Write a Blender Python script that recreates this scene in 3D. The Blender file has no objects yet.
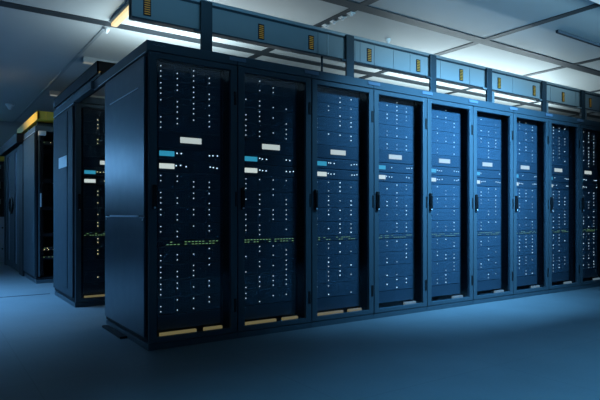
import bpy, bmesh, math, random
from mathutils import Vector, Matrix
R = random.Random(7)
S = bpy.context.scene
COL = S.collection
PI = math.pi

# ------------------------------------------------------------------ helpers
def mat(name, col, rough=.5, metal=0., spec=.5, emit=None, es=0., bump=None):
    m = bpy.data.materials.new(name); m.use_nodes = True
    nt = m.node_tree; b = nt.nodes['Principled BSDF']
    b.inputs['Base Color'].default_value = (*col, 1)
    b.inputs['Roughness'].default_value = rough
    b.inputs['Metallic'].default_value = metal
    b.inputs['Specular IOR Level'].default_value = spec
    if emit:
        b.inputs['Emission Color'].default_value = (*emit, 1)
        b.inputs['Emission Strength'].default_value = es
    # faint procedural wear so that nothing is perfectly uniform
    tc = nt.nodes.new('ShaderNodeTexCoord'); nz = nt.nodes.new('ShaderNodeTexNoise')
    nz.inputs['Scale'].default_value = bump[0] if bump else 9
    nz.inputs['Detail'].default_value = 4
    nt.links.new(tc.outputs['Object'], nz.inputs['Vector'])
    mr = nt.nodes.new('ShaderNodeMapRange')
    mr.inputs['To Min'].default_value = max(0, rough - .05); mr.inputs['To Max'].default_value = min(1, rough + .05)
    nt.links.new(nz.outputs['Fac'], mr.inputs['Value']); nt.links.new(mr.outputs[0], b.inputs['Roughness'])
    if bump:
        bp = nt.nodes.new('ShaderNodeBump'); bp.inputs['Strength'].default_value = bump[1]; bp.inputs['Distance'].default_value = .002
        nt.links.new(nz.outputs['Fac'], bp.inputs['Height']); nt.links.new(bp.outputs[0], b.inputs['Normal'])
    return m

class MB:
    def __init__(s): s.bm = bmesh.new(); s.mi = 0
    def box(s, x0, x1, y0, y1, z0, z1, bev=0., mi=0):
        r = bmesh.ops.create_cube(s.bm, size=1)
        vs = r['verts']
        for v in vs:
            v.co = Vector((x0 + (v.co.x + .5) * (x1 - x0), y0 + (v.co.y + .5) * (y1 - y0), z0 + (v.co.z + .5) * (z1 - z0)))
        fs = set(f for v in vs for f in v.link_faces)
        for f in fs: f.material_index = mi
        if bev:
            es = list(set(e for v in vs for e in v.link_edges))
            bmesh.ops.bevel(s.bm, geom=es, offset=bev, segments=2, affect='EDGES', profile=.6)
        return s
    def cyl(s, c, r, d, axis='Z', n=16, r2=None, mi=0):
        rot = {'Z': Matrix(), 'X': Matrix.Rotation(PI / 2, 4, 'Y'), 'Y': Matrix.Rotation(PI / 2, 4, 'X')}[axis]
        q = bmesh.ops.create_cone(s.bm, cap_ends=True, segments=n, radius1=r, radius2=r if r2 is None else r2, depth=d,
                                  matrix=Matrix.Translation(c) @ rot)
        for f in set(f for v in q['verts'] for f in v.link_faces): f.material_index = mi
        return s
    def tube(s, pts, r, n=8, closed=False):
        pts = [Vector(p) for p in pts]; rings = []; N = len(pts)
        for i, p in enumerate(pts):
            if closed: t = pts[(i + 1) % N] - pts[i - 1]
            else: t = pts[min(i + 1, N - 1)] - pts[max(i - 1, 0)]
            t.normalize(); u = t.cross(Vector((0, 0, 1)))
            if u.length < .01: u = t.cross(Vector((1, 0, 0)))
            u.normalize(); w = t.cross(u)
            rings.append([s.bm.verts.new(p + r * (math.cos(2 * PI * k / n) * u + math.sin(2 * PI * k / n) * w)) for k in range(n)])
        for i in range(N if closed else N - 1):
            a, b = rings[i], rings[(i + 1) % N]
            for k in range(n): s.bm.faces.new((a[k], a[(k + 1) % n], b[(k + 1) % n], b[k]))
        if not closed: s.bm.faces.new(rings[0][::-1]); s.bm.faces.new(rings[-1])
        return s
    def prism(s, prof, y0, y1):            # profile in (x, z), extruded along y
        a = [s.bm.verts.new((x, y0, z)) for x, z in prof]; b = [s.bm.verts.new((x, y1, z)) for x, z in prof]
        n = len(prof); s.bm.faces.new(a); s.bm.faces.new(b[::-1])
        for k in range(n): s.bm.faces.new((a[k], b[k], b[(k + 1) % n], a[(k + 1) % n]))
        return s
    def build(s, name, m, parent=None):
        bmesh.ops.recalc_face_normals(s.bm, faces=s.bm.faces)
        me = bpy.data.meshes.new(name); s.bm.to_mesh(me); s.bm.free()
        for q in (m if isinstance(m, (list, tuple)) else [m]): me.materials.append(q)
        o = bpy.data.objects.new(name, me); COL.objects.link(o)
        if parent: o.parent = parent
        return o

def tag(o, label=None, cat=None, group=None, kind=None):
    for k, v in (('label', label), ('category', cat), ('group', group), ('kind', kind)):
        if v: o[k] = v
    return o
def thing(name, label, cat, loc=(0, 0, 0), group=None):
    o = bpy.data.objects.new(name, None); COL.objects.link(o); o.location = loc; o.empty_display_size = .1
    return tag(o, label, cat, group)
def clone(o, parent=None):
    c = o.copy(); COL.objects.link(c); c.parent = parent
    for ch in list(o.children): clone(ch, c)
    return c

# ------------------------------------------------------------------ materials
M = {}
M['cab'] = mat('cabinet_metal', (.056, .088, .112), .42, .3, .5)
M['cabin'] = mat('cabinet_inside', (.010, .014, .02), .6, .1, .3)
M['side'] = mat('side_panel_paint', (.05, .09, .13), .35, .45, .5)
M['black'] = mat('black_plastic', (.006, .007, .009), .45, 0, .3)
M['server'] = mat('server_metal', (.052, .076, .098), .45, .3, .4)
M['edge'] = mat('bright_edge', (.62, .70, .78), .35, .2)
M['plate'] = mat('name_plate', (.15, .20, .28), .4, .2)
M['tray'] = mat('tray_metal', (.27, .30, .31), .45, .2)
M['post'] = mat('post_metal', (.022, .04, .055), .45, .3)
M['traylip'] = mat('galvanised_lip', (.34, .38, .40), .35, .6)
M['yel'] = mat('yellow_duct', (.86, .55, .03), .5)
M['yelmark'] = mat('yellow_mark_glow', (.55, .27, .02), .5, emit=(1, .55, .06), es=.09)  # slight glow added to warm the bars, which are no light source
M['white'] = mat('white_paper', (.80, .84, .86), .6)
M['ceil'] = mat('ceiling_paint', (.54, .57, .57), .5, 0, .4)
M['band'] = mat('ceiling_band_dark', (.04, .05, .058), .5, .1)
M['wall'] = mat('wall_paint', (.38, .45, .50), .7, bump=(40, .1))
M['skirt'] = mat('skirting_paint', (.03, .04, .06), .5)
M['darkslot'] = mat('dark_slot', (.02, .035, .055), .6)
M['pale'] = mat('pale_cabinet_paint', (.42, .50, .58), .5)
M['lum'] = mat('luminaire_body', (.34, .38, .40), .45)
def emis(name, col, st, sample=False):
    m = mat(name, (.1, .1, .1), .5, emit=col, es=st)
    if not sample: m.cycles.emission_sampling = 'NONE'
    return m
M['diffoff'] = emis('diffuser_dim', (.75, .80, .74), .22)
M['led'] = emis('status_led_white', (.72, .92, 1.0), 1.0)
M['leddim'] = emis('status_led_pale', (.66, .88, 1.0), 1.7)
M['ledwarm'] = emis('status_led_warm', (1.0, .85, .45), 2.2)
M['ledgreen'] = emis('status_led_green', (.45, .85, .35), .5)
M['scrw'] = emis('white_screen', (.86, .90, .80), .85)
M['scrb'] = emis('teal_screen', (.04, .38, .56), .8)
M['scrc'] = emis('pale_panel_screen', (.80, .84, .76), .75)
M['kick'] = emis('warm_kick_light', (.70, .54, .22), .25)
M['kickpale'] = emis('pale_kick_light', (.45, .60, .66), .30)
M['warmtube'] = emis('warm_tube', (1.0, .78, .38), 1.0, True)

def floor_mat():
    m = mat('floor_vinyl', (.13, .16, .18), .5, 0, .45, bump=(60, .06))
    nt = m.node_tree; b = nt.nodes['Principled BSDF']
    tc = nt.nodes.new('ShaderNodeTexCoord'); br = nt.nodes.new('ShaderNodeTexBrick')
    br.offset = 0; br.inputs['Scale'].default_value = 1
    br.inputs['Brick Width'].default_value = 1.2; br.inputs['Row Height'].default_value = 1.2
    br.inputs['Mortar Size'].default_value = .004; br.inputs['Mortar Smooth'].default_value = .3
    br.inputs['Color1'].default_value = (.130, .160, .180, 1); br.inputs['Color2'].default_value = (.127, .157, .177, 1)
    br.inputs['Mortar'].default_value = (.105, .13, .15, 1)
    mp = nt.nodes.new('ShaderNodeMapping'); mp.inputs['Location'].default_value = (.75, .33, 0)
    nt.links.new(tc.outputs['Object'], mp.inputs['Vector']); nt.links.new(mp.outputs[0], br.inputs['Vector'])
    nz = nt.nodes.new('ShaderNodeTexNoise'); nz.inputs['Scale'].default_value = 2.5; nz.inputs['Detail'].default_value = 6
    nt.links.new(tc.outputs['Object'], nz.inputs['Vector'])
    mx = nt.nodes.new('ShaderNodeMixRGB'); mx.blend_type = 'OVERLAY'; mx.inputs[0].default_value = .18
    nt.links.new(br.outputs['Color'], mx.inputs[1]); nt.links.new(nz.outputs['Fac'], mx.inputs[2])
    nt.links.new(mx.outputs[0], b.inputs['Base Color'])
    return m
M['floor'] = floor_mat()

def grille_mat():                           # perforated bezel: fine pattern of holes
    m = mat('drive_bezel', (.04, .065, .10), .45, .3, .4)
    nt = m.node_tree; b = nt.nodes['Principled BSDF']
    tc = nt.nodes.new('ShaderNodeTexCoord'); vo = nt.nodes.new('ShaderNodeTexVoronoi')
    vo.inputs['Scale'].default_value = 85; vo.inputs['Randomness'].default_value = .15
    nt.links.new(tc.outputs['Object'], vo.inputs['Vector'])
    cr = nt.nodes.new('ShaderNodeValToRGB')
    cr.color_ramp.elements[0].position = .25; cr.color_ramp.elements[0].color = (.034, .051, .068, 1)
    cr.color_ramp.elements[1].position = .5; cr.color_ramp.elements[1].color = (.075, .113, .145, 1)
    nt.links.new(vo.outputs['Distance'], cr.inputs[0]); nt.links.new(cr.outputs[0], b.inputs['Base Color'])
    return m
M['grille'] = grille_mat()

def glass_mat():
    m = bpy.data.materials.new('door_glass'); m.use_nodes = True; nt = m.node_tree
    for n in list(nt.nodes): nt.nodes.remove(n)
    o = nt.nodes.new('ShaderNodeOutputMaterial'); t = nt.nodes.new('ShaderNodeBsdfTransparent'); g = nt.nodes.new('ShaderNodeBsdfGlossy')
    t.inputs[0].default_value = (.86, .91, .95, 1); g.inputs['Roughness'].default_value = .08
    g.inputs[0].default_value = (.8, .9, 1, 1)
    ge = nt.nodes.new('ShaderNodeNewGeometry'); dp = nt.nodes.new('ShaderNodeVectorMath'); dp.operation = 'DOT_PRODUCT'
    nt.links.new(ge.outputs['Normal'], dp.inputs[0]); nt.links.new(ge.outputs['Incoming'], dp.inputs[1])
    prev = dp.outputs['Value']
    for op, val in (('ABSOLUTE', 0), ('SUBTRACT', 1), ('POWER', 5), ('MULTIPLY_ADD', .6)):     # Schlick reflectance of a thin pane
        q = nt.nodes.new('ShaderNodeMath'); q.operation = op
        if op == 'SUBTRACT': q.inputs[0].default_value = 1; nt.links.new(prev, q.inputs[1])
        else:
            nt.links.new(prev, q.inputs[0]); q.inputs[1].default_value = val
            if op == 'MULTIPLY_ADD': q.inputs[2].default_value = .02
        prev = q.outputs[0]
    mx = nt.nodes.new('ShaderNodeMixShader')
    nt.links.new(prev, mx.inputs[0]); nt.links.new(t.outputs[0], mx.inputs[1]); nt.links.new(g.outputs[0], mx.inputs[2])
    nt.links.new(mx.outputs[0], o.inputs[0])
    return m
M['glass'] = glass_mat()

# ------------------------------------------------------------------ room
X0, X1, Y0, Y1, H = -4.2, 12.0, -6.0, 8.9, 2.8
def struct(name, mb, m, parent=None):
    o = mb.build(name, m, parent)
    if not parent: o['kind'] = 'structure'
    return o
struct('floor', MB().box(X0, X1, Y0, Y1, -.1, 0), M['floor'])
struct('ceiling', MB().box(X0, X1, Y0, Y1, H, H + .1), M['ceil'])
struct('wall_back', MB().box(X0, X1, Y1, Y1 + .1, 0, H), M['wall'])
struct('wall_front', MB().box(X0, X1, Y0 - .1, Y0, 0, H), M['wall'])
struct('wall_left', MB().box(X0 - .1, X0, Y0, Y1, 0, H), M['wall'])
struct('wall_right', MB().box(X1, X1 + .1, Y0, Y1, 0, H), M['wall'])
struct('baseboard_back', MB().box(X0, X1, Y1 - .015, Y1, 0, .07), M['skirt'])
n = 0
for y in (-1.57, .17, 1.9):
    n += 1; struct('trim_%d' % n, MB().box(X0, X1, y - .065, y + .065, H - .009, H, .002), M['band'])  # flat dark band along the ceiling
for x in (-1.49, .25, 1.99, 3.73, 5.47, 7.2, 8.95):
    n += 1; struct('trim_%d' % n, MB().box(x - (.018 if x == .25 else .045), x + (.018 if x == .25 else .045), Y0, Y1, H - .008, H, .002), M['lum' if x == .25 else 'band'])

n += 1; struct('trim_%d' % n, MB().box(X0, -.05, 3.255, 3.285, 0, .003), M['skirt'])      # dark joint strip across the left walkway
# ------------------------------------------------------------------ server cabinets
W, D, HT = .675, 1.05, 2.10
ORD = ['first', 'second', 'third', 'fourth', 'fifth', 'sixth', 'seventh', 'eighth', 'ninth']
def make_cabinet(door=True, kick=True):
    t = thing('server_cabinet', 'x', 'server cabinet')
    g = .0015
    b = MB()
    b.box(g, .02, .03, D, .055, 2.03)            # sides
    b.box(W - .02, W - g, .03, D, .055, 2.03)
    b.box(.02, W - .02, D - .015, D, .055, 2.03) # back
    b.box(.02, W - .02, .035, D - .015, .055, .07)
    b.build('body', M['cabin'], t)
    MB().box(g, W - g, .004, D, 2.03, HT, .004).build('top_cover', M['cab'], t)
    MB().box(g, W - g, .006, D, 0, .045, .003).build('plinth', M['cab'], t)
    for x in (.075, W - .105):                   # rack rails behind the server ears
        r = MB().box(x, x + .03, .1002, .125, .085, 2.03)
        r.build('mounting_rail', M['cabin'], t)
    for x0, x1 in ((.10, .37), (.43, .575)) if kick else ():
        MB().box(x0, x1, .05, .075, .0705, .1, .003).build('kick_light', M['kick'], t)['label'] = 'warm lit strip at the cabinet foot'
    MB().box(W - .07, W + .07, -.003, .0038, 2.058, 2.086, .001).build('name_plate', M['plate'], t)['label'] = 'pale grey blank name plate'
    if kick:
        for z0, z1 in ((.112, .2155), (1.987, 2.026)): MB().box(.0975, .5775, .092, .0995, z0, z1, .001).build('blanking_panel', M['server'], t)
    if door:
        d = MB()
        fw = .058; z0, z1 = .049, 2.025
        d.box(.004, fw, 0, .03, z0, z1, .004); d.box(W - fw, W - .004, 0, .03, z0, z1, .004)
        d.box(fw - .002, W - fw + .002, .001, .029, z0, z0 + .037, .004); d.box(fw - .002, W - fw + .002, .001, .029, z1 - .04, z1, .004)
        dr = d.build('door', M['cab'], t)
        MB().box(fw - .004, W - fw + .004, .013, .018, z0 + .034, z1 - .036).build('glass_pane', M['glass'], dr)
        h = MB().box(.022, .052, -.022, .002, .955, 1.125, .008).box(.029, .045, -.030, -.020, .985, 1.10, .004)
        hh = h.build('handle', M['black'], dr)
        for z in (1.78, .25): MB().box(W - .032, W - .012, -.006, .004, z - .05, z + .05, .003).build('hinge', M['black'], dr)
        MB().box(W - .022, W - .010, -.004, .003, .98, 1.09, .002).build('latch_plate', M['black'], dr)
        MB().cyl((.037, -.0225, .968), .007, .003, 'Y', 12).build('lock_barrel', M['edge'], dr)['label'] = 'bright lock barrel'
    return t

# ---- rack contents
FX0, FX1 = .0962, .5788           # face edges inside the cabinet
LX = [.118, .240, .364, .487]     # status light columns
FY = .094
def chassis_mb(h, depth=.62, bays=False):
    b = MB()
    b.box(FX0, FX1, FY, FY + .006, .0008, h - .0008, 0, 0)              # ears / front flange
    b.box(FX0 + .012, FX1 - .012, FY + .004, FY + depth, .002, h - .002, 0, 0)
    if bays:
        for r in range(3):
            for c in range(4):
                x0 = FX0 + .008 + c * .1172
                z0 = .0025 + r * (h - .004) / 3
                b.box(x0, x0 + .1166, FY - .002, FY + .001, z0, z0 + (h - .004) / 3 - .0008, 0, 1)
    else:
        b.box(FX0 + .006, FX1 - .006, FY - .005, FY + .001, .004, h - .004, .0015, 0)
    return b
HA = .119
arr = thing('drive_enclosure', 'x', 'drive enclosure')
chassis_mb(HA, .62, True).build('chassis', [M['server'], M['grille']], arr)
pan = thing('patch_panel', 'x', 'panel')
chassis_mb(.114, .2).build('chassis', M['server'], pan)
MB().box(.261, .423, FY - .009, FY - .004, .038, .079, .001).build('display', M['scrc'], pan)['label'] = 'lit pale display strip'
def node(scr, lab):
    t = thing('rack_server', 'x', 'server')
    chassis_mb(.088, .7).build('chassis', M['server'], t)
    MB().box(.107, .2165, FY - .009, FY - .004, .026, .062, .001).build('display', scr, t)['label'] = lab
    return t
nteal = node(M['scrb'], 'lit teal display'); nwhite = node(M['scrw'], 'lit white display')
sw = thing('network_switch', 'x', 'switch')
chassis_mb(.0465, .35).build('chassis', M['server'], sw)
led_me = {}
def led_mesh(k):
    if k not in led_me:
        b = MB(); s = {'ledgreen': .0036, 'leddim': .0039}.get(k, .0031)
        if k == 'ledgreen': b.box(-.008, .008, -.002, .002, -s / 2, s / 2, .0008)
        else: b.box(-s, s, -.003, .003, -s, s, .0015)
        o = b.build('status_light', M[k]); led_me[k] = o.data; bpy.data.objects.remove(o)
    return led_me[k]
def led(parent, k, x, z, y=FY - .0035):
    o = bpy.data.objects.new('status_light', led_mesh(k)); COL.objects.link(o)
    o.parent = parent; o.location = (x, y, z); return o

# status light patterns of the corner cabinet, read column by column from the top
PAT1 = ['111111100111' + '110111110110' + '011111111011', '011110111110' + '110011011011' + '011011110101',
        '111111111100' + '011110110100' + '010111010101', '011011101110' + '011101110110' + '101100110110']
def fill(cab, loc, where, pattern=None, dens=.5, cols=(0, 1, 2, 3), kinds=('led',), green=True, base=None, full=True):
    first = base is None
    x, y, _ = loc
    def put(proto, z, label, group):
        o = clone(proto); o.location = (x, y, z); o['label'] = label; o['group'] = group; return o
    def array(idx, ztop, label):
        o = put(arr, ztop - HA, label, 'drive enclosures ' + where)
        for c in cols:
            for r in range(3):
                k = idx * 3 + r
                on = pattern[c][k] == '1' if pattern else R.random() < dens
                if on: led(o, R.choice(kinds), LX[c], HA - .0235 - r * .0365)
    z = 1.985
    for k in range(4): array(k, z - k * HA, '%s of the upper four drive enclosures %s' % (['topmost', 'second', 'third', 'lowest'][k], where))
    z -= 4 * HA
    z -= .114; put(pan, z, 'blank panel with a single pale display %s' % where, 'display panels')
    for pr, nm in ((nteal, 'teal'), (nwhite, 'white')):
        z -= .0885; o = put(pr, z, 'flat server with small %s screen %s' % (nm, where), 'servers with small screens')
        for q in (.235, .265, .30, .49, .52, .553):
            if R.random() < .8: led(o, 'leddim' if kinds[0] == 'led' else kinds[0], q + R.uniform(-.006, .006), .05 + R.uniform(-.004, .004), FY - .006)
    for k in range(4): array(4 + k, z - k * HA, 'drive enclosure %s, %s below its white-screen server' % (where, ORD[k]))
    z -= 4 * HA
    z -= .047; o = put(sw, z, 'thin switch with rows of green port lights %s' % where, 'network switches')
    if green:
        for row in (.014, .031):
            for q in range(17):
                if R.random() < .62: led(o, 'ledgreen', .112 + q * .0272, row, FY - .006)
    for k in range(4): array(8 + k, z - k * HA, 'drive enclosure %s, %s below its green-lit switch' % (where, ORD[k]))

proto = make_cabinet()
for i in range(9):
    c = proto if i == 0 else clone(proto)
    if i == 0: c0 = c
    c.location = (i * W, 0, 0)
    c['label'] = ('dark glass-door server cabinet at the near corner of the long row' if i == 0 else
                  'glass-door server cabinet, %s from the near corner of the long row' % ORD[i])
    c['group'] = 'server cabinets of the long row'
    for ch in list(c.children):
        if ch.name.startswith('kick_light') and i > 2:
            if ch.bound_box[0][0] < .3: bpy.data.objects.remove(ch)      # only the right-hand strip is lit further along
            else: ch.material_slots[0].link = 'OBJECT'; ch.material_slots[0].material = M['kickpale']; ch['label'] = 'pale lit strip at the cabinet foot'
# the side panel exists on the corner cabinet only (the others stand side by side)
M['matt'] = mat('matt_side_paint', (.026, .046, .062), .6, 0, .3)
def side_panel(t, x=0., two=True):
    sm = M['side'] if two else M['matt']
    p = MB().box(x - .014, x + .001, .05, D - .015, .912 if two else .09, 2.0, .004).build('side_panel', sm, t)
    if two:
        q = MB().box(x - .014, x + .001, .05, D - .015, .085, .906, .004).build('side_panel', M['side'], t)
        MB().box(x - .018, x - .012, .17, .88, .903, .915, .001).build('lip_highlight', M['edge'], q)['label'] = 'thin panel lip with its highlight painted in'  # pale colour paints in the edge catching light
        MB().box(x - .018, x - .012, .17, .88, 1.80, 1.808, .001).build('lip_highlight', M['edge'], p)['label'] = 'thin panel lip with its highlight painted in'  # highlight of the upper lip, put into its colour
        for y in (.08, .99):
            MB().cyl((x - .015, y, .885), .007, .006, 'X', 12).build('panel_screw', M['edge'], q)
    MB().box(x - .010, x + .003, .004, D + .35 if two else D, 2.018, HT - .0005, .003).build('top_trim', M['cab'], t)
    MB().box(x - .0115, x - .0095, .03, D + .2 if two else D, 2.021, 2.027).build('trim_edge', M['edge'], t)
    return p
side_panel(c0)
MB().box(-.052, .0, .47, .98, 0, .018, .004).build('dark_floor_plate', M['black'], c0)  # low black plate on the floor beside the side panel
MB().tube([(.03 + k * .006, .0025, 2.072 + .004 * math.sin(k * 1.1)) for k in range(16)], .0018, 5).build('badge', M['plate'], c0)['label'] = 'small wavy pale badge'

for i in range(9):
    w = 'in the ' + ('corner cabinet of the long row' if i == 0 else "long row's %s cabinet" % ORD[i])
    fill(None, (i * W, 0, 0), w, PAT1 if i == 0 else None, dens=[0, .55, .55, .5, .5, .55, .6, .65, .65][i],
         kinds=('led',) if i < 2 else ('led', 'leddim'))

# second row
P2 = (-.02, 2.10, 0)
c2 = make_cabinet(); c2.location = P2
tag(c2, 'tall server cabinet with white sticker on its side, behind the corner cabinet', 'server cabinet')
side_panel(c2, 0, False)
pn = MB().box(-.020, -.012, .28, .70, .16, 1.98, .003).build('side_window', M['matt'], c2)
MB().box(-.0225, -.0185, .28, .69, 1.415, 1.53).build('sticker', M['white'], c2)['label'] = 'blank white sticker'
fill(None, P2, 'in the cabinet behind the corner one', None, .45, (1,), ('ledwarm',))
# third row
P3 = (-.03, 4.35, 0)
c3 = make_cabinet(False, False); c3.location = P3
tag(c3, 'doorless dark cabinet below the bright yellow duct', 'server cabinet')
side_panel(c3, 0, False)
for k, zz in enumerate((1.86, 1.35, .98, .62, .43, .31)):
    o = clone(nwhite if False else sw); o.location = (P3[0], P3[1], zz)
    o['label'] = 'dark network unit in doorless cabinet, ' + (['topmost', 'second from its top', 'third from its top', 'fourth from its top', 'second from its bottom', 'lowest'][k])
    o['group'] = 'network units in the doorless cabinet'
    for ch in o.children: ch.material_slots[0].link = 'OBJECT'; ch.material_slots[0].material = M['cabin']
    if zz < .5 or k == 0:
        for q in range(7 if k else 2): led(o, 'ledwarm' if R.random() < .5 else 'ledgreen', R.uniform(.11, .33), R.choice((.013, .033)), FY - .007)
bk = MB().box(.03, .12, -.03, .03, 1.97, 2.03, .006).cyl((.07, -.035, 2.0), .02, .02, 'Y', 16)
bk.build('top_latch', M['white'], c3)['label'] = 'pale latch at the top corner'
MB().box(.034, .048, .0, .06, .09, 2.0, .003).build('front_post', M['cab'], c3)
MB().box(W - .048, W - .034, .0, .06, .09, 2.0, .003).build('front_post', M['cab'], c3)
hd = MB().box(.05, .065, -.02, .03, 1.02, 1.2, .004).build('handle', M['edge'], c3)

# prototypes are no longer needed
def purge(o):
    for ch in list(o.children): purge(ch)
    bpy.data.objects.remove(o)
for o in (arr, pan, nteal, nwhite, sw): purge(o)

# ------------------------------------------------------------------ cable tray over the long row
TY0, TY1 = .15, .225
tr = thing('cable_tray', 'long grey metal cable tray running above the long row of cabinets', 'cable tray', (0, 0, 0))
TE = 6.9
b = MB().box(-.065, TE, TY0, TY0 + .012, 2.29, 2.475).box(-.065, TE, TY1 - .012, TY1, 2.29, 2.475).box(-.065, TE, TY0, TY1, 2.284, 2.292)
b.build('channel', M['tray'], tr)
MB().box(-.065, TE, TY0 - .012, TY0 + .02, 2.487, 2.515, .003).build('top_lip', M['traylip'], tr)
MB().box(-.065, TE, TY0 - .004, TY0 + .014, 2.474, 2.488).build('shadow_gap', M['post'], tr)
MB().box(-.065, TE, TY0 - .008, TY0 + .002, 2.280, 2.290, .002).build('bottom_lip', M['post'], tr)
for x in (1.52, 1.62, 1.93, 1.99, 2.16, 2.40, 2.62, 3.05, 3.50, 4.25, 5.0, 5.55):
    MB().box(x, x + .012, TY0 - .004, TY0 + .002, 2.292, 2.474).build('joint_cover', M['traylip'] if x in (1.62, 3.50, 5.55) else M['tray'], tr)
for x in (.041, .962, 1.449, 2.098, 2.731, 3.366, 4.002, 4.663, 5.275, 5.908):
    s = MB().box(x - .027, x + .027, TY0 - .006, TY0, 2.312, 2.432, .001).build('warning_plate', M['black'], tr)
    s['label'] = 'black plate with yellow bars'
    k = MB()
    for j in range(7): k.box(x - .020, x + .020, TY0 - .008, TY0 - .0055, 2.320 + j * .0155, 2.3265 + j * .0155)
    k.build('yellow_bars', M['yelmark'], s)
for x, w in ((.48, .09), (1.851, .085), (2.914, .085), (3.793, .085), (4.826, .085), (5.69, .085)):
    p = MB().box(x - w / 2, x + w / 2, TY0 - .035, TY0 - .012, 2.1015, 2.50, .004).box(x - w / 2, x + w / 2, TY0 - .035, TY1, 2.1015, 2.108)
    pp = p.build('support_post', M['post'], tr)
    MB().box(x - w / 2 - .05, x - w / 2 + .005, TY0 - .03, TY0 - .008, 2.262, 2.283, .002).build('clamp', M['traylip' if x > 3 else 'post'], pp)
    if x > 3.5: MB().box(x + w / 2, x + w / 2 + .06, TY0 - .02, TY0 - .01, 2.11, 2.26, .002).build('side_plate', M['traylip'], pp)
MB().cyl((1.586, TY0 + .03, 2.195), .010, .19, 'Z', 8).build('thin_hanger', M['post'], tr)

# ------------------------------------------------------------------ lintel and door track between first and second row
ln = thing('aisle_door_track', 'dark sliding door track box over the aisle behind the corner cabinet', 'door track', (0, 0, 0))
# box rests across the two cabinet rows
b = MB().box(.0, .015, 1.34, 3.3, 2.16, 2.267).box(.0, .25, 1.34, 1.352, 2.18, 2.267).box(.0, .25, 1.34, 3.3, 2.255, 2.267)
b.build('housing', M['cabin'], ln)
MB().box(.022, .034, 1.36, 3.28, 2.15, 2.165).build('guide_rail', M['edge'], ln)
MB().box(.045, .07, 1.36, 3.28, 2.12, 2.135).build('guide_rail', M['tray'], ln)
for y in (1.75, 2.25, 2.45): MB().box(.018, .06, y, y + .05, 2.165, 2.20, .003).build('roller_carriage', M['edge'], ln)
tag(MB().box(-.035, .02, 1.403, 2.098, 2.03, 2.099, .003).build('crossbar', M['cab']), 'dark crossbar spanning from the corner cabinet to the cabinet behind it', 'beam')
MB().box(.08, .12, 1.40, 3.2, 2.1015, 2.258).build('bearer', M['cabin'], ln)
MB().cyl((-.002, 3.26, 2.20), .02, .012, 'X', 12).build('end_cap', M['edge'], ln)
MB().box(.018, .05, 1.42, 1.50, 2.19, 2.215, .003).build('indicator', M['kick'], ln)['label'] = 'small amber indicator'

# ------------------------------------------------------------------ yellow duct on third row
yd = thing('fibre_duct', 'bright yellow open fibre duct lying on the doorless cabinet', 'cable duct', (0, 0, 0))
MB().box(-.03, 0, 4.25, 6.2, 2.172, 2.28, .003).box(-.03, .55, 4.25, 4.27, 2.172, 2.28, .003).box(-.03, .55, 4.25, 4.50, 2.165, 2.175).box(-.03, .24, 4.5, 6.2, 2.165, 2.175).build('channel', M['yel'], yd)
for x in (.08, .20, .32, .44): MB().box(x, x + .012, 4.244, 4.2502, 2.175, 2.278).build('rib', M['yel'], yd)
for y in (4.45, 5.2): MB().box(.0, .2, y, y + .05, 2.1015, 2.166).build('support_foot', M['post'], yd)

# ------------------------------------------------------------------ aisle door behind third row
ad = thing('aisle_door', 'dark double aisle door with two pale panes and ring handle', 'door', (0, 0, 0))
MB().box(-.13, .12, 5.42, 7.75, 1.98, 2.12, .006).build('header', M['cabin'], ad)
for k, y0 in enumerate((5.80, 6.71)):
    l = MB(); y1 = y0 + .89
    l.box(-.04, 0, y0, y0 + .30, .02, 1.98, .004); l.box(-.04, 0, y1 - .30, y1, .02, 1.98, .004)
    l.box(-.04, 0, y0 + .29, y1 - .29, .02, .12, .004); l.box(-.04, 0, y0 + .29, y1 - .29, 1.92, 1.98, .004)
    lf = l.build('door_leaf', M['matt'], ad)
    MB().box(-.028, -.018, y0 + .29, y1 - .29, .11, 1.93).build('pane', M['plate'], lf)['label'] = 'pale vertical pane'
MB().tube([(-.055, 6.70 + .20 * math.cos(a * PI / 12), 1.07 + .13 * math.sin(a * PI / 12)) for a in range(24)], .016, 8, True).box(-.055, -.038, 6.49, 6.52, 1.05, 1.09).box(-.055, -.038, 6.88, 6.91, 1.05, 1.09).build('ring_handle', M['black'], ad)
MB().box(-.05, .05, 5.42, 5.79, .0, 1.98, .004).build('jamb', M['cabin'], ad)
MB().box(-.05, .05, 7.61, 7.72, .0, 1.98, .004).build('jamb', M['cabin'], ad)

# ------------------------------------------------------------------ things by the back wall
sc = thing('storage_cabinet', 'pale low storage cabinet at the far left by the back wall', 'cabinet', (-.55, 8.35, 0))
MB().box(-.45, .62, .02, .53, .04, .87, .006).box(-.44, .61, .04, .52, 0, .04).build('body', M['pale'], sc)
for k, (z0, z1) in enumerate(((.06, .45), (.47, .85))):
    for x0 in (-.44, .095):
        dd = MB().box(x0, x0 + .515, 0, .022, z0, z1, .004).build('drawer', M['pale'], sc)
        MB().cyl((x0 + .44, -.012, (z0 + z1) / 2), .016, .026, 'Y', 12).build('knob', M['black'], dd)
eq = thing('equipment_rack', 'small dark open rack standing on the pale storage cabinet', 'rack', (-.55, 8.35, .87))
f = MB()
for x in (-.4, .56):
    for y in (.06, .46): f.box(x, x + .04, y, y + .04, 0, 1.08)
for z in (0, .35, .7, 1.04): f.box(-.4, .6, .06, .5, z, z + .03)
f.build('frame', M['cabin'], eq)
for z, h in ((.03, .22), (.38, .17), (.73, .2)):
    u = MB().box(-.34, .54, .08, .45, z, z + h, .008).build('equipment_box', M['black'], eq)
    for q in range(3): MB().cyl((.22 + q * .1, .079, z + h / 2), .014, .006, 'Y', 10).build('dial', M['tray'], u)
yb = MB().box(-.95, .05, 8.45, 8.80, 1.952, 1.96).box(-.95, .05, 8.45, 8.46, 1.952, 2.07).box(-.95, .05, 8.79, 8.80, 1.952, 2.07).build('cable_duct', M['yel'])
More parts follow.
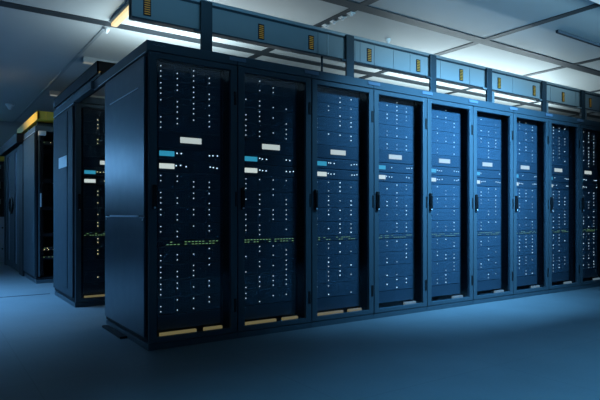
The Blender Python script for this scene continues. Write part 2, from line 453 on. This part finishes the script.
tag(yb, 'short yellow duct lying on the small dark rack at far left', 'cable duct')

# ------------------------------------------------------------------ ceiling things
def luminaire(x0, x1, y, label, lit=None, w=.10, name='ceiling_light', body='lum'):
    t = thing(name, label, 'ceiling light', ((x0 + x1) / 2, y, H))
    L = (x1 - x0) / 2
    MB().box(-L, L, -w / 2, w / 2, -.062, -.0, .006).build('housing', M[body], t)
    MB().box(-L + .01, L - .01, -w / 2 + .012, w / 2 - .012, -.068, -.060, .002).build('diffuser', lit or M['diffoff'], t)
    return t
luminaire(.31, 1.7, 3.25, 'long slim faintly lit ceiling light above the door track, nearer one')
luminaire(.32, 1.7, 5.42, 'long slim faintly lit ceiling light further back on the ceiling')
t = thing('tube_light', 'glowing warm tube light at the end of the cable tray', 'ceiling light', (.262, 1.35, H - .0095))
MB().box(-.035, .035, -.42, .42, -.03, 0, .004).build('housing', M['lum'], t)
MB().box(-.03, .03, -.41, .41, -.062, -.029, .012).build('tube', M['warmtube'], t)
sl = MB().box(4.07, 6.2, -.50, -.47, H - .03, H, .002).build('slot_diffuser', M['darkslot'])
tag(sl, 'thin dark slot in the ceiling at the upper right', 'ceiling slot')
for nm, lab, x, y, r, dz in (('smoke_detector', 'pale cone smoke detector on the ceiling at far left', -.05, 6.9, .07, 0),
                         ('sprinkler', 'tiny ceiling sprinkler above the middle of the cable tray', 2.85, .7, .03, 0),
                         ('ceiling_bracket', 'small oval bracket near the warm tube light', 0.262, 2.02, .03, .0095)):
    t = thing(nm, lab, 'detector' if 'smoke' in nm else 'sprinkler' if 'spr' in nm else 'bracket', (x, y, H - dz))
    MB().cyl((0, 0, -.012), r, .024, 'Z', 20).build('base', M['white'], t)
    MB().cyl((0, 0, -.024 - r * .5), r * .3, r, 'Z', 20, r * .85).build('head', M['white'], t)
for k, (y, lab) in enumerate(((.31, 'nearest'), (.44, 'second'), (.57, 'third'), (.70, 'farthest'))):
    x = 2.02
    t = thing('band_clip', 'shiny clip on the ceiling rail, %s of four in a line' % lab, 'clip', (x, y, H - .0095), 'clips on the ceiling rail')
    MB().box(-.03, .03, -.03, .03, -.012, 0, .004).cyl((0, 0, -.02), .014, .02, 'Z', 10).build('clip_body', M['white'], t)

# ------------------------------------------------------------------ lights
def area(name, loc, sx, sy, power, col, rot=(0, 0, 0), spread=PI):
    l = bpy.data.lights.new(name, 'AREA'); l.shape = 'RECTANGLE'; l.size = sx; l.size_y = sy
    l.energy = power; l.color = col; l.spread = spread
    o = bpy.data.objects.new(name, l); COL.objects.link(o); o.location = loc; o.rotation_euler = rot
    return o
BL = (.18, .57, 1.0)
LB = (.19, .53, 1.0)
lit = emis('diffuser_lit', (.5, .8, 1), .6)
def fill_lamp(x, y, L, label, power, col=BL, turn=0., spread=PI):
    t = luminaire(x - L / 2, x + L / 2, y, label, lit, .3)
    t.rotation_euler.z = turn
    area('fill_lamp', (x, y, H - .075), L, .26, power, col, (0, 0, turn), spread)
def fill_washer(x0, x1, y, tilt, power, col, label):
    t = luminaire(x0, x1, y, label, lit, .22)
    area('fill_washer', ((x0 + x1) / 2, y, H - .10), x1 - x0, .2, power, col, (tilt, 0, 0), 1.3)
fill_washer(2.5, 4.5, -1.7, .88, 145, BL, 'wide lit ceiling light added out of view to brighten the long row')  # added fill for the cabinet fronts; the fixture is made up
fill_lamp(-1.25, 3.25, 1.9, 'long lit ceiling light added out of view over the left walkway', 90, LB, PI / 2, 1.7)  # out-of-view light added to brighten the floor at left
fill_lamp(1.6, -2.8, 7.8, 'very long fill light added out of view for the floor in front', 76, (.13, .54, 1.0), 0., 1.45)  # added fill for the floor in front of the row
t = luminaire(-.3, 1.9, -1.2, 'slim fill light added out of view for the near end of the cable tray', lit, .08)  # added unseen, only to lift the tray face
area('tray_fill_lamp', (.8, -1.14, H - .05), 2.2, .05, 1.0, (.2, .62, 1.0), (1.42, 0, 0), 1.0)
t = luminaire(2.05, 5.6, -1.2, 'slim fill light added out of view for the far stretch of the cable tray', lit, .08)  # second added light for the tray face, also unseen
area('tray_fill_lamp', (3.8, -1.14, H - .05), 3.5, .05, 8.5, (.42, .78, 1.0), (1.42, 0, 0), 1.0)
t = thing('fill_spotlight', 'small round warm fill light added out of view for the yellow duct', 'fill_spotlight', (-2.4, 4.3, H))  # added to put warmer light on the duct; no such fitting seen
MB().cyl((0, 0, -.02), .06, .04, 'Z', 24).build('base', M['lum'], t)
MB().cyl((.02, 0, -.085), .045, .14, 'X', 24, .05).cyl((0, 0, -.05), .012, .04, 'Z', 10).build('head', M['lum'], t)
o = area('spot_fill', (-2.30, 4.3, H - .085), .07, .07, 3.5, (1.0, .84, .55), spread=.7)
o.rotation_euler = (Vector((-.03, 4.7, 2.2)) - o.location).to_track_quat('-Z', 'Y').to_euler()
t = thing('fill_wall_light', 'large lit fill panel added out of view on the back wall', 'wall light', (-2.3, Y1, 2.0))  # made-up wall fixture, added for the glow on the corner side panel
MB().box(-.6, .6, -.06, 0, -.3, .3, .006).build('housing', M['lum'], t)
MB().box(-.58, .58, -.066, -.059, -.28, .28).build('diffuser', lit, t)
area('wall_fill_lamp', (-2.3, Y1 - .08, 2.0), 1.1, .56, 200, LB, (PI / 2, 0, 0))
# added fill lights, hidden behind the tray and the row, that brighten the ceiling
def fill_uplight(x0, x1, y, z, power, col, label, arms=False):
    t = thing('fill_uplight', label, 'fill_uplight', ((x0 + x1) / 2, y, z))
    L = (x1 - x0) / 2
    MB().box(-L, L, -.05, .05, 0, .05, .005).build('housing', M['lum'], t)
    MB().box(-L + .01, L - .01, -.04, .04, .049, .054).build('diffuser', lit, t)
    if arms:
        for q in (-L + .2, L - .2): MB().box(q - .015, q + .015, -.015, .015, -z, 0).box(q - .15, q + .15, -.05, .05, -z, -z + .02).build('stand', M['post'], t)
    area('fill_uplamp', ((x0 + x1) / 2, y, z + .06), x1 - x0, .08, power, col, (PI, 0, 0))
WC = (.72, .92, 1.0)
fill_uplight(3.6, 6.4, .92, HT, 17, WC, 'long added fill light on the cabinet tops behind the tray, farthest of three')
fill_uplight(1.9, 3.4, .92, HT, 1.6, WC, 'long added fill light on the cabinet tops behind the tray, middle of three')
fill_uplight(.35, 1.75, .92, HT, 3, (.85, .95, 1.0), 'long added fill light on the cabinet tops behind the tray, nearest of three')
fill_uplight(3.7, 7.6, 1.6, HT + .08, 52, WC, 'added fill light on thin stands in the hidden aisle behind the long row, far one', True)
fill_uplight(.36, 1.4, 1.75, HT + .08, 19, WC, 'added fill light on thin stands in the hidden aisle behind the long row, near one', True)

w = bpy.data.worlds.new('World'); S.world = w; w.use_nodes = True
w.node_tree.nodes['Background'].inputs[0].default_value = (.02, .05, .09, 1)

# ------------------------------------------------------------------ camera
cam = bpy.data.cameras.new('Camera'); co = bpy.data.objects.new('Camera', cam); COL.objects.link(co)
co.location = (-1.24, -3.627, .925)
co.rotation_euler = (PI / 2, 0, -math.atan2(.5635, .826))
cam.sensor_width = 36; cam.lens = 549 / 600 * 36
cam.shift_y = 14 / 600
cam.clip_start = .05
S.camera = co
v = S.view_settings
v.view_transform = 'Standard'; v.look = 'None'; v.gamma = 1; v.exposure = 0; v.use_curve_mapping = False
S.cycles.max_bounces = 8; S.cycles.transparent_max_bounces = 12
